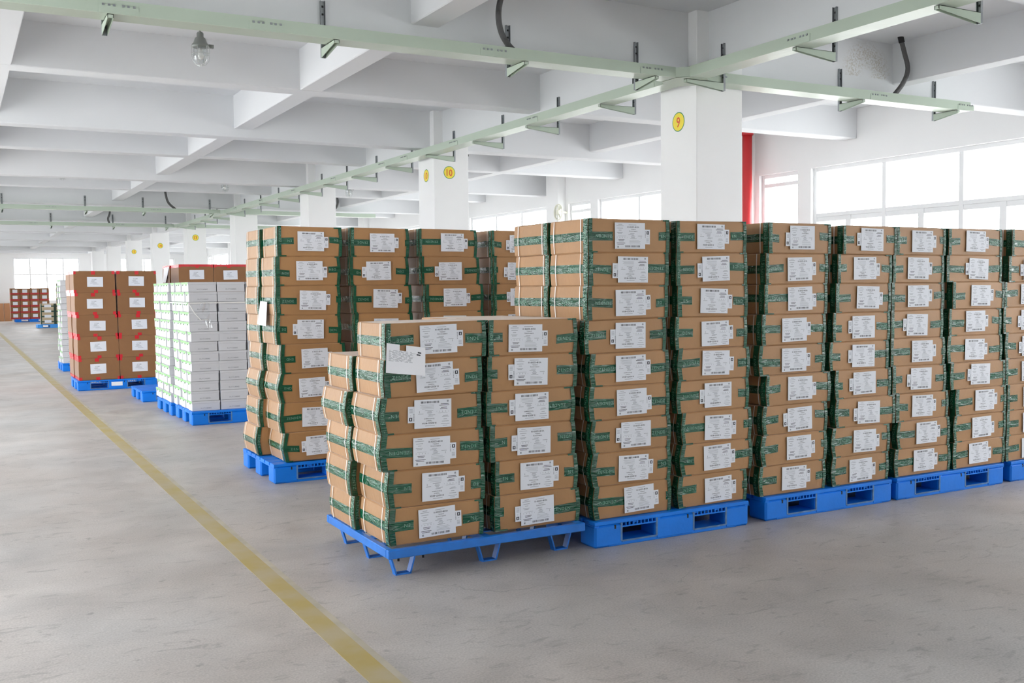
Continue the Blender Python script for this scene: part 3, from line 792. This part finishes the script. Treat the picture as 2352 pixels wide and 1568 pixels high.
# --- front row, measured stack by stack (top to bottom, reversed to bottom first)
A = [[(3.145,.566),(3.146,.558),(3.142,.558),(3.126,.565),(3.163,.545),(3.152,.556),(3.169,.55),(3.173,.545),(3.184,.54)],
     [(3.773,.538),(3.767,.545),(3.779,.54),(3.769,.551),(3.785,.547),(3.781,.551),(3.82,.534),(3.81,.545),(3.79,.526)],
     [(4.498,.534),(4.48,.532),(4.47,.538),(4.446,.543),(4.432,.556),(4.484,.548),(4.463,.547),(4.449,.551),(4.435,.56)],
     [(5.147,.505),(5.107,.507),(5.089,.515),(5.071,.53),(5.046,.545),(5.095,.519),(5.097,.555),(5.067,.53),(5.069,.524)],
     [(5.665,.492),(5.625,.515),(5.622,.525),(5.618,.525),(5.610,.545),(5.630,.540),(5.675,.53),(5.690,.52),(5.672,.56)],
     [(6.19,.58),(6.172,.60),(6.237,.566),(6.215,.57),(6.205,.59),(6.229,.60),(6.288,.551),(6.285,.565),(6.271,.565)],
     [(6.899,.55),(6.865,.55),(6.828,.55),(6.821,.55),(6.847,.55),(6.838,.55),(6.864,.55),(6.87,.55),(6.871,.55)]]
names = ['first tall front stack from left', 'second tall front stack from left', 'third tall front stack from left',
         'fourth tall front stack from left', 'fifth tall front stack from left', 'sixth tall front stack from left', 'front stack cut by right edge']
A = [rev(s) for s in A]
for k, s in enumerate(A):
    bl, br = [], []
    for i in range(9):
        gl = (s[i][0]-A[k-1][i][0]-A[k-1][i][1]) if k else .2
        gr = (A[k+1][i][0]-s[i][0]-s[i][1]) if k < 6 else .2
        bl.append(max(0, min(BU[i], gl*.45-.004))); br.append(max(0, min(BU[i]*.4, gr*.35-.004)))
    stack([p[0] for p in s], [p[1] for p in s], 4.82, .41, .154, .1925, names[k], 'green taped cartons in the front row', 11+k, bl, br)
# rear boxes of the first stack, their ends show above the low stack
stack([3.14+.01*math.sin(i*2) for i in range(9)], [.555]*9, 5.245, .41, .154, .1925, 'rear stack behind first front stack', 'green taped cartons in the front row', 31, [b*.8 for b in BU], None, 1)
# --- low stack on the steel pallet
SA = rev([(1.924,.570),(1.913,.553),(1.895,.567),(1.894,.579),(1.932,.547),(1.928,.537)])
SB = rev([(2.516,.555),(2.508,.561),(2.498,.553),(2.516,.538),(2.549,.519),(2.538,.539)])
B6 = [.010,.012,.014,.018,.007,.003]
stack([p[0] for p in SA], [p[1] for p in SA], 4.84, .41, .168, .1925, 'left front stack on the steel pallet', 'green taped cartons on the steel pallet', 41, B6, [.004]*6, 2, rev([False,True,True,False,True,False]), rev([1,1,-1,1,1,1]), lxs=rev([.51,.50,.50,.475,.52,.49]))
stack([p[0] for p in SB], [p[1] for p in SB], 4.835, .41, .168, .1925, 'right front stack on the steel pallet', 'green taped cartons on the steel pallet', 42, [.006]*6, [.008]*6, 2, rev([False,False,True,False,True,False]), rev([1,-1,-1,-1,1,-1]), lxs=rev([.40,.47,.50,.50,.49,.49]))
stack(rev([1.903,1.872,1.890,1.885,1.90]), [.56]*5, 5.275, .41, .168, .1925, 'left rear stack on the steel pallet', 'green taped cartons on the steel pallet', 43, B6, [.004]*5, 1)
stack([2.50]*6, [.56]*6, 5.275, .41, .168, .1925, 'right rear stack on the steel pallet', 'green taped cartons on the steel pallet', 44, [.004]*6, [.004]*6, 0)
# --- second row: taller cartons
HB = .2285; B8 = [.020,.012,.026,.010,.008,.006,.004,.003]
gB = 'green taped cartons in the second row'
stack(rev([2.19,2.171,2.17,2.17,2.201,2.195,2.19,2.215]), [.507]*8, 7.70, .42, .158, HB, 'leftmost stack of the second row', gB, 51, B8, [.008]*8)
stack(rev([2.17,2.16,2.15,2.16,2.175,2.16,2.14,2.12]), [.505]*8, 8.135, .42, .158, HB, 'rear stack behind second row leftmost', gB, 52, B8, [.008]*8, 1)
stack(rev([2.776,2.768,2.792,2.801,2.79,2.79,2.79,2.79]), [.495]*8, 7.70, .42, .158, HB, 'second stack from left, second row', gB, 53, B8, [.008]*8, [1]*3+[2]*5)
stack(rev([3.367,3.386,3.425,3.43,3.42,3.42,3.42,3.42]), [.525]*8, 7.70, .42, .158, HB, 'third stack from left, second row', gB, 54, B8, [.008]*8, [1]*3+[2]*5)
stack(rev([4.044,4.057,4.062,4.06,4.06,4.06,4.06,4.06]), [.505]*8, 7.70, .42, .158, HB, 'fourth stack from left, second row', gB, 55, B8, [.008]*8, [1]*3+[2]*5)

# --- paper notes
def note(pts, lab, seed, nx=6, nz=5, curl=.012, normal=(0,-1,0), prints=True, notch=False):
    """sheet through four corners tl,tr,bl,br with a gentle curl"""
    tl, tr, bl_, br_ = [Vector(p) for p in pts]; o = (tl+tr+bl_+br_)/4; n = Vector(normal); r = random.Random(seed); b = MB()
    def P(u, v, k=0): return tl.lerp(tr, u).lerp(bl_.lerp(br_, u), v)+n*(curl*math.sin(u*2.6+.3)*(v**1.5)+k)-o
    cut = lambda i, j: notch and j == 0 and i == 2
    vs = [P(i/nx, j/nz) for i in range(nx+1) for j in range(nz+1)]
    b.add(vs, [(i*(nz+1)+j, i*(nz+1)+j+1, (i+1)*(nz+1)+j+1, (i+1)*(nz+1)+j) for i in range(nx) for j in range(nz) if not cut(i, j)])
    vs2 = [P(i/nx, j/nz, -.0006) for i in range(nx+1) for j in range(nz+1)]
    b.add(vs2, [(i*(nz+1)+j, (i+1)*(nz+1)+j, (i+1)*(nz+1)+j+1, i*(nz+1)+j+1) for i in range(nx) for j in range(nz) if not cut(i, j)])
    if prints:
        for k in range(11):
            v = .22+k*.035; u0 = .06; 
            while u0 < .62:
                u1 = u0+r.uniform(.03,.14); b.add([P(u0,v,.0008),P(u1,v,.0008),P(u1,v+.012,.0008),P(u0,v+.012,.0008)], [(3,2,1,0)], 2); u0 = u1+r.uniform(.02,.07)
        for (u, v, du) in ((.80,.18,.09),(.77,.26,.10)):
            b.add([P(u,v,.0008),P(u+du,v+.01,.0008),P(u+du,v+.055,.0008),P(u,v+.045,.0008)], [(3,2,1,0)], 1)
    q = b.build('paper_note', [M_note, M_ink, M_ink2], None, o); tag(q, lab, 'paper')
note([(1.922,4.822,1.222),(2.136,4.822,1.190),(1.905,4.800,1.072),(2.122,4.798,1.046)], 'white delivery note hanging on top left carton of steel pallet', 1, curl=.006, notch=True)
note([(2.150,8.10,1.410),(2.150,7.90,1.404),(2.132,8.13,1.225),(2.128,7.86,1.215)], 'blank white sheet on left side of second row', 2, normal=(-1,0,0), prints=False)

# ================================================================== WHITE SHOE BOXES
def shoebox_meshes(w, d, h, text=True):
    b = MB(); b.cbox(0, 0, 0, w, d, h-.018, .002)
    body = b.mesh('shoe_box', M_white)
    b = MB(); b.cbox(-.003, -.003, h-.028, w+.003, d+.001, h-.001, .002); lid = b.mesh('lid', M_white)
    b = MB(); b.box(-.005, .006, h-.022, -.003, d-.006, h-.003); b.prism([(.06,h-.024),(d-.06,h-.024),(d-.075,h-.036),(.075,h-.036)], 'x', -.0045, -.0025)
    trim = b.mesh('end_trim', M_green)
    b = MB(); b.lathe([(0,0)], (0,0,0), 3) if False else None
    k = 10; b.add([(-.0055, d/2+.014*math.cos(2*math.pi*i/k), h-.033+.008*math.sin(2*math.pi*i/k)) for i in range(k)], [tuple(range(k))[::-1]]); hole = b.mesh('thumb_hole', M_dark)
    b = MB(); text_flat(b, 'RUTOMME', w/2, .022, .0135, -.0008, 0, 'c', .118, True); txt = b.mesh('lettering', M_ink2)
    return body, lid, trim, hole, txt
SB_ME = shoebox_meshes(.305, .196, .1095)
def shoebox(x, y, z, lab, grp, front=True, end=False):
    o = link('shoe_box', SB_ME[0], None, (x, y, z)); tag(o, lab, 'shoe box', grp); li = link('lid', SB_ME[1], o)
    if end: link('end_trim', SB_ME[2], li); link('thumb_hole', SB_ME[3], li)
    if front: link('lettering', SB_ME[4], o)
r = random.Random(5); HW = .1108
gW = 'white shoe boxes on the two middle pallets'
for i in range(13):
    z = .154+i*HW; lay = layer(i+1, 13)+' layer'
    j = r.uniform(-.010, .012)
    for c in range(4):
        x = 2.275+c*.318+(j if c == 0 else r.uniform(-.008, .008))
        if c == 0: shoebox(x, 11.55+r.uniform(0, .014), z, 'white shoe box, %s, near left corner of white stack' % lay, gW, True, True)
        else: shoebox(x, 11.55+r.uniform(0, .014), z, 'white shoe box, %s, %s column from left, white stack front' % (lay, ORD[c+1]), gW, True, False)
    for k in range(1, 5):
        shoebox(2.275+r.uniform(-.014, .014), 11.55+k*.2, z, 'white shoe box seen end on, %s, %s back from near corner' % (lay, ORD[k+1]), gW, False, True)
    j2 = r.uniform(-.01, .01)
    for k in range(5):
        shoebox(2.25+j2+r.uniform(-.010, .010), 12.62+k*.205, z, 'white shoe box, rear pallet, %s, %s from the front' % (lay, ORD[k+1]), gW, k == 0, True)
# film tie round the white stack with a loose scrap
t = empty('stretch_film', (2.27, 11.54, 1.36))
q = MB(); q.box(-.012,-.010,-.006,.96,-.006,.006); q.box(-.026,-.010,-.006,-.022,1.0,.006); q.build('film_strap', M_strap, t)
q = MB(); vs = []
for i in range(9):
    for jx in range(5):
        u = jx/4; v = i/8; vs.append((.17+.10*(u-.5)*(1-.5*v)+.05*v*v, -.014-.02*math.sin(3*u+4*v), -.28*v))
q.add(vs, [(i*5+jx, i*5+jx+1, i*5+jx+6, i*5+jx+5) for i in range(8) for jx in range(4)]); q.build('film_scrap', M_film, t, smooth=True)
q = MB(); q.tube([(-.01,-.012,0),(.06,-.016,-.12),(.12,-.018,-.19),(.20,-.014,-.18)], .004, 5); q.build('film_string', M_strap, t)
tag(t, 'clear film tie with loose scrap around the white shoe boxes', 'film')
# farther white stack at the left, behind the red taped cartons
gF = 'white shoe boxes on the far left pallet'
for i in range(14):
    z = .154+i*.1125; lay = layer(i+1, 14)+' layer'
    for c in range(2):
        shoebox(1.745+c*.318+r.uniform(-.012, .012), 20.76, z, 'white shoe box behind red taped stack, %s, %s from left' % (lay, ORD[c+1]), gF, True, c == 0)
    for k in range(1, 3):
        shoebox(1.74+r.uniform(-.014, .014), 20.76+k*.21, z, 'white shoe box behind red taped stack, %s, %s back' % (lay, ORD[k+1]), gF, False, True)

# ================================================================== RED TAPED CARTONS
def red_label_mesh():
    b = MB(); W, H = .225, .148; b.box(-W/2, -.0012, -H/2, W/2, 0, H/2); y = -.0018
    text_flat(b, 'RUTOMME', -.012, .030, .014, y, 1, 'c', .066, True)
    for z, a, c in ((.016,-.05,.0),(.006,-.06,-.01),(-.006,-.05,.02),(-.02,-.07,.03),(-.036,-.03,.05)): b.add([(a,y,z),(c,y,z),(c,y,z+.004),(a,y,z+.004)], [(0,1,2,3)], 1)
    return b.mesh('shipping_label', [M_paper, M_ink2])
ME_red = red_label_mesh()
def red_carton(x, y, z, w, d, h, lab, grp, seed, top=False):
    r = random.Random(seed); sh = Shell(w, d, (0,0), (h,h), .005, .005, .003)
    o = sh.body().build('carton', M_kraftr, None, (x+w/2, y+d/2, z)); tag(o, lab, 'carton', grp)
    for t0, t1 in ((.84, 1.0), (0, .13)):
        b = MB(); u = .5+r.uniform(-.06,.06); sh.ribbon(b, 0, u-.05, u+.05, t0, t1, .002); 
        b.build('seam_tape', M_rtape, o)
    for t0, t1 in ((.86, 1.0), (0, .14)):
        b = MB(); sh.ribbon(b, 3, 0, 1, t0, t1, .002, 0, 0, 2); sh.ribbon(b, 0, 0, .05+r.uniform(0,.03), t0, t1, .002); b.build('edge_tape', M_rtape, o)
        b = MB(); sh.ribbon(b, 1, 0, 1, t0, t1, .002, 0, 0, 2); sh.ribbon(b, 0, .955-r.uniform(0,.03), 1, t0, t1, .002); b.build('edge_tape', M_rtape, o)
    if top:
        b = MB(); sh.ribbon(b, 0, 0, 1, .90, 1.0, .0026, 0, 0, 4); b.build('top_tape', M_rtape, o)
    link('shipping_label', ME_red, o, (r.uniform(-.015,.015), -d/2-.006, h*.52+r.uniform(-.01,.01)), (0, r.uniform(-.02,.02), 0))
gR = 'red taped cartons on the left pallet'
for i in range(5):
    for c in range(2):
        red_carton(1.612+c*.592+.004*i*(1 if c else -1)*.3+rnd.uniform(-.006,.006)-(.006*i), 16.52, .154+i*.331, .575, .60, .331, 'brown carton with red tape, %s, %s front column' % (layer(i+1, 5), ('left', 'right')[c]), gR, 200+i*2+c)
    red_carton(1.60-.006*i, 17.15, .154+i*.331, .575, .60, .331, 'brown carton with red tape, %s, rear of left column' % layer(i+1, 5), gR, 230+i)
gR2 = 'red taped cartons behind the white boxes'
for i in range(5):
    for c in range(2):
        red_carton(3.115+c*.545, 16.55, .154+i*.352, .53, .66, .352, 'brown red taped carton behind white boxes, %s, %s' % (layer(i+1, 5), ('left', 'right')[c]), gR2, 260+i*2+c, i == 4)
red_carton(3.10, 17.24, .154+4*.352, .53, .62, .352, 'brown red taped carton behind white boxes, topmost at rear', gR2, 280, True)
for i in range(4): red_carton(3.10, 17.24, .154+i*.352, .53, .62, .352, 'brown red taped carton behind white boxes, %s at rear' % layer(i+1, 5), gR2, 281+i)
note([(3.095,17.75,1.88),(3.095,17.25,1.89),(3.075,17.72,1.64),(3.07,17.45,1.63)], 'white sheet on side of red taped carton behind white boxes', 3, normal=(-1,0,0), prints=False)

# ================================================================== FAR STACKS
def far_carton(x, y, z, w, d, h, lab, grp, m, tape, band, lw=.19):
    sh = Shell(w, d, (0,0), (h,h), .002, .002, .002); o = sh.body().build('carton', m, None, (x+w/2, y+d/2, z)); tag(o, lab, 'carton', grp)
    b = MB(); sh.ribbon(b, 0, 0, 1, band[0], band[1], .004); sh.ribbon(b, 3, 0, 1, band[0], band[1], .004); b.build('band_tape', tape, o)
    b = MB(); b.box(-lw/2, -.002, -h*.26, lw/2, 0, h*.26); b.build('shipping_label', M_paper, o, (0, -d/2-.008, h*.55))
    if band[0] > .3:
        b = MB(); sh.ribbon(b, 0, 0, .07, 0, 1, .005); sh.ribbon(b, 0, .93, 1, 0, 1, .005); b.build('edge_tape', tape, o)
for i in range(4):
    for c in range(2):
        far_carton(3.13+c*.56, 46.45, .154+i*.215, .53, .42, .215, 'pale far carton on light blue pallet, %s, %s' % (layer(i+1, 4), ('left', 'right')[c]), 'pale cartons far away', M_kraftp, M_dtape, (.38,.62), .26)
for i in range(8):
    far_carton(3.80+.01*(i%2), 47.0, .154+i*.215, .50, .40, .215, 'pale far carton in tall rear stack, %s' % layer(i+1, 8), 'pale cartons far away', M_kraftp, M_dtape, (.38,.62), .26)
for i in range(5):
    for c in range(4):
        far_carton(2.44+c*.447, 56.4, .154+i*.308, .43, .8, .308, 'red banded carton at far wall, %s, %s column from left' % (layer(i+1, 5), ORD[c+1]), 'red banded cartons at the far wall', M_kraftr, M_rtaped, (0,.28), .22)
for i, (a, c) in enumerate(((1.72,2.22),(2.235,2.60))):
    t = empty('brown_board', (a, 58.85, 0)); q = MB(); q.prism([(0,0),(.012,0),(.19,.93),(.178,.93)], 'x', 0, c-a); q.build('panel', M_brown, t)
    q = MB(); q.prism([(-.006,0),(.0,0),(.178,.93),(.172,.93)], 'x', 0, .012); q.build('edge_strip', M_kraftr, t)
    tag(t, 'brown board leaning on far wall, %s of two' % ('left', 'right')[i], 'board', 'brown boards at the far wall')
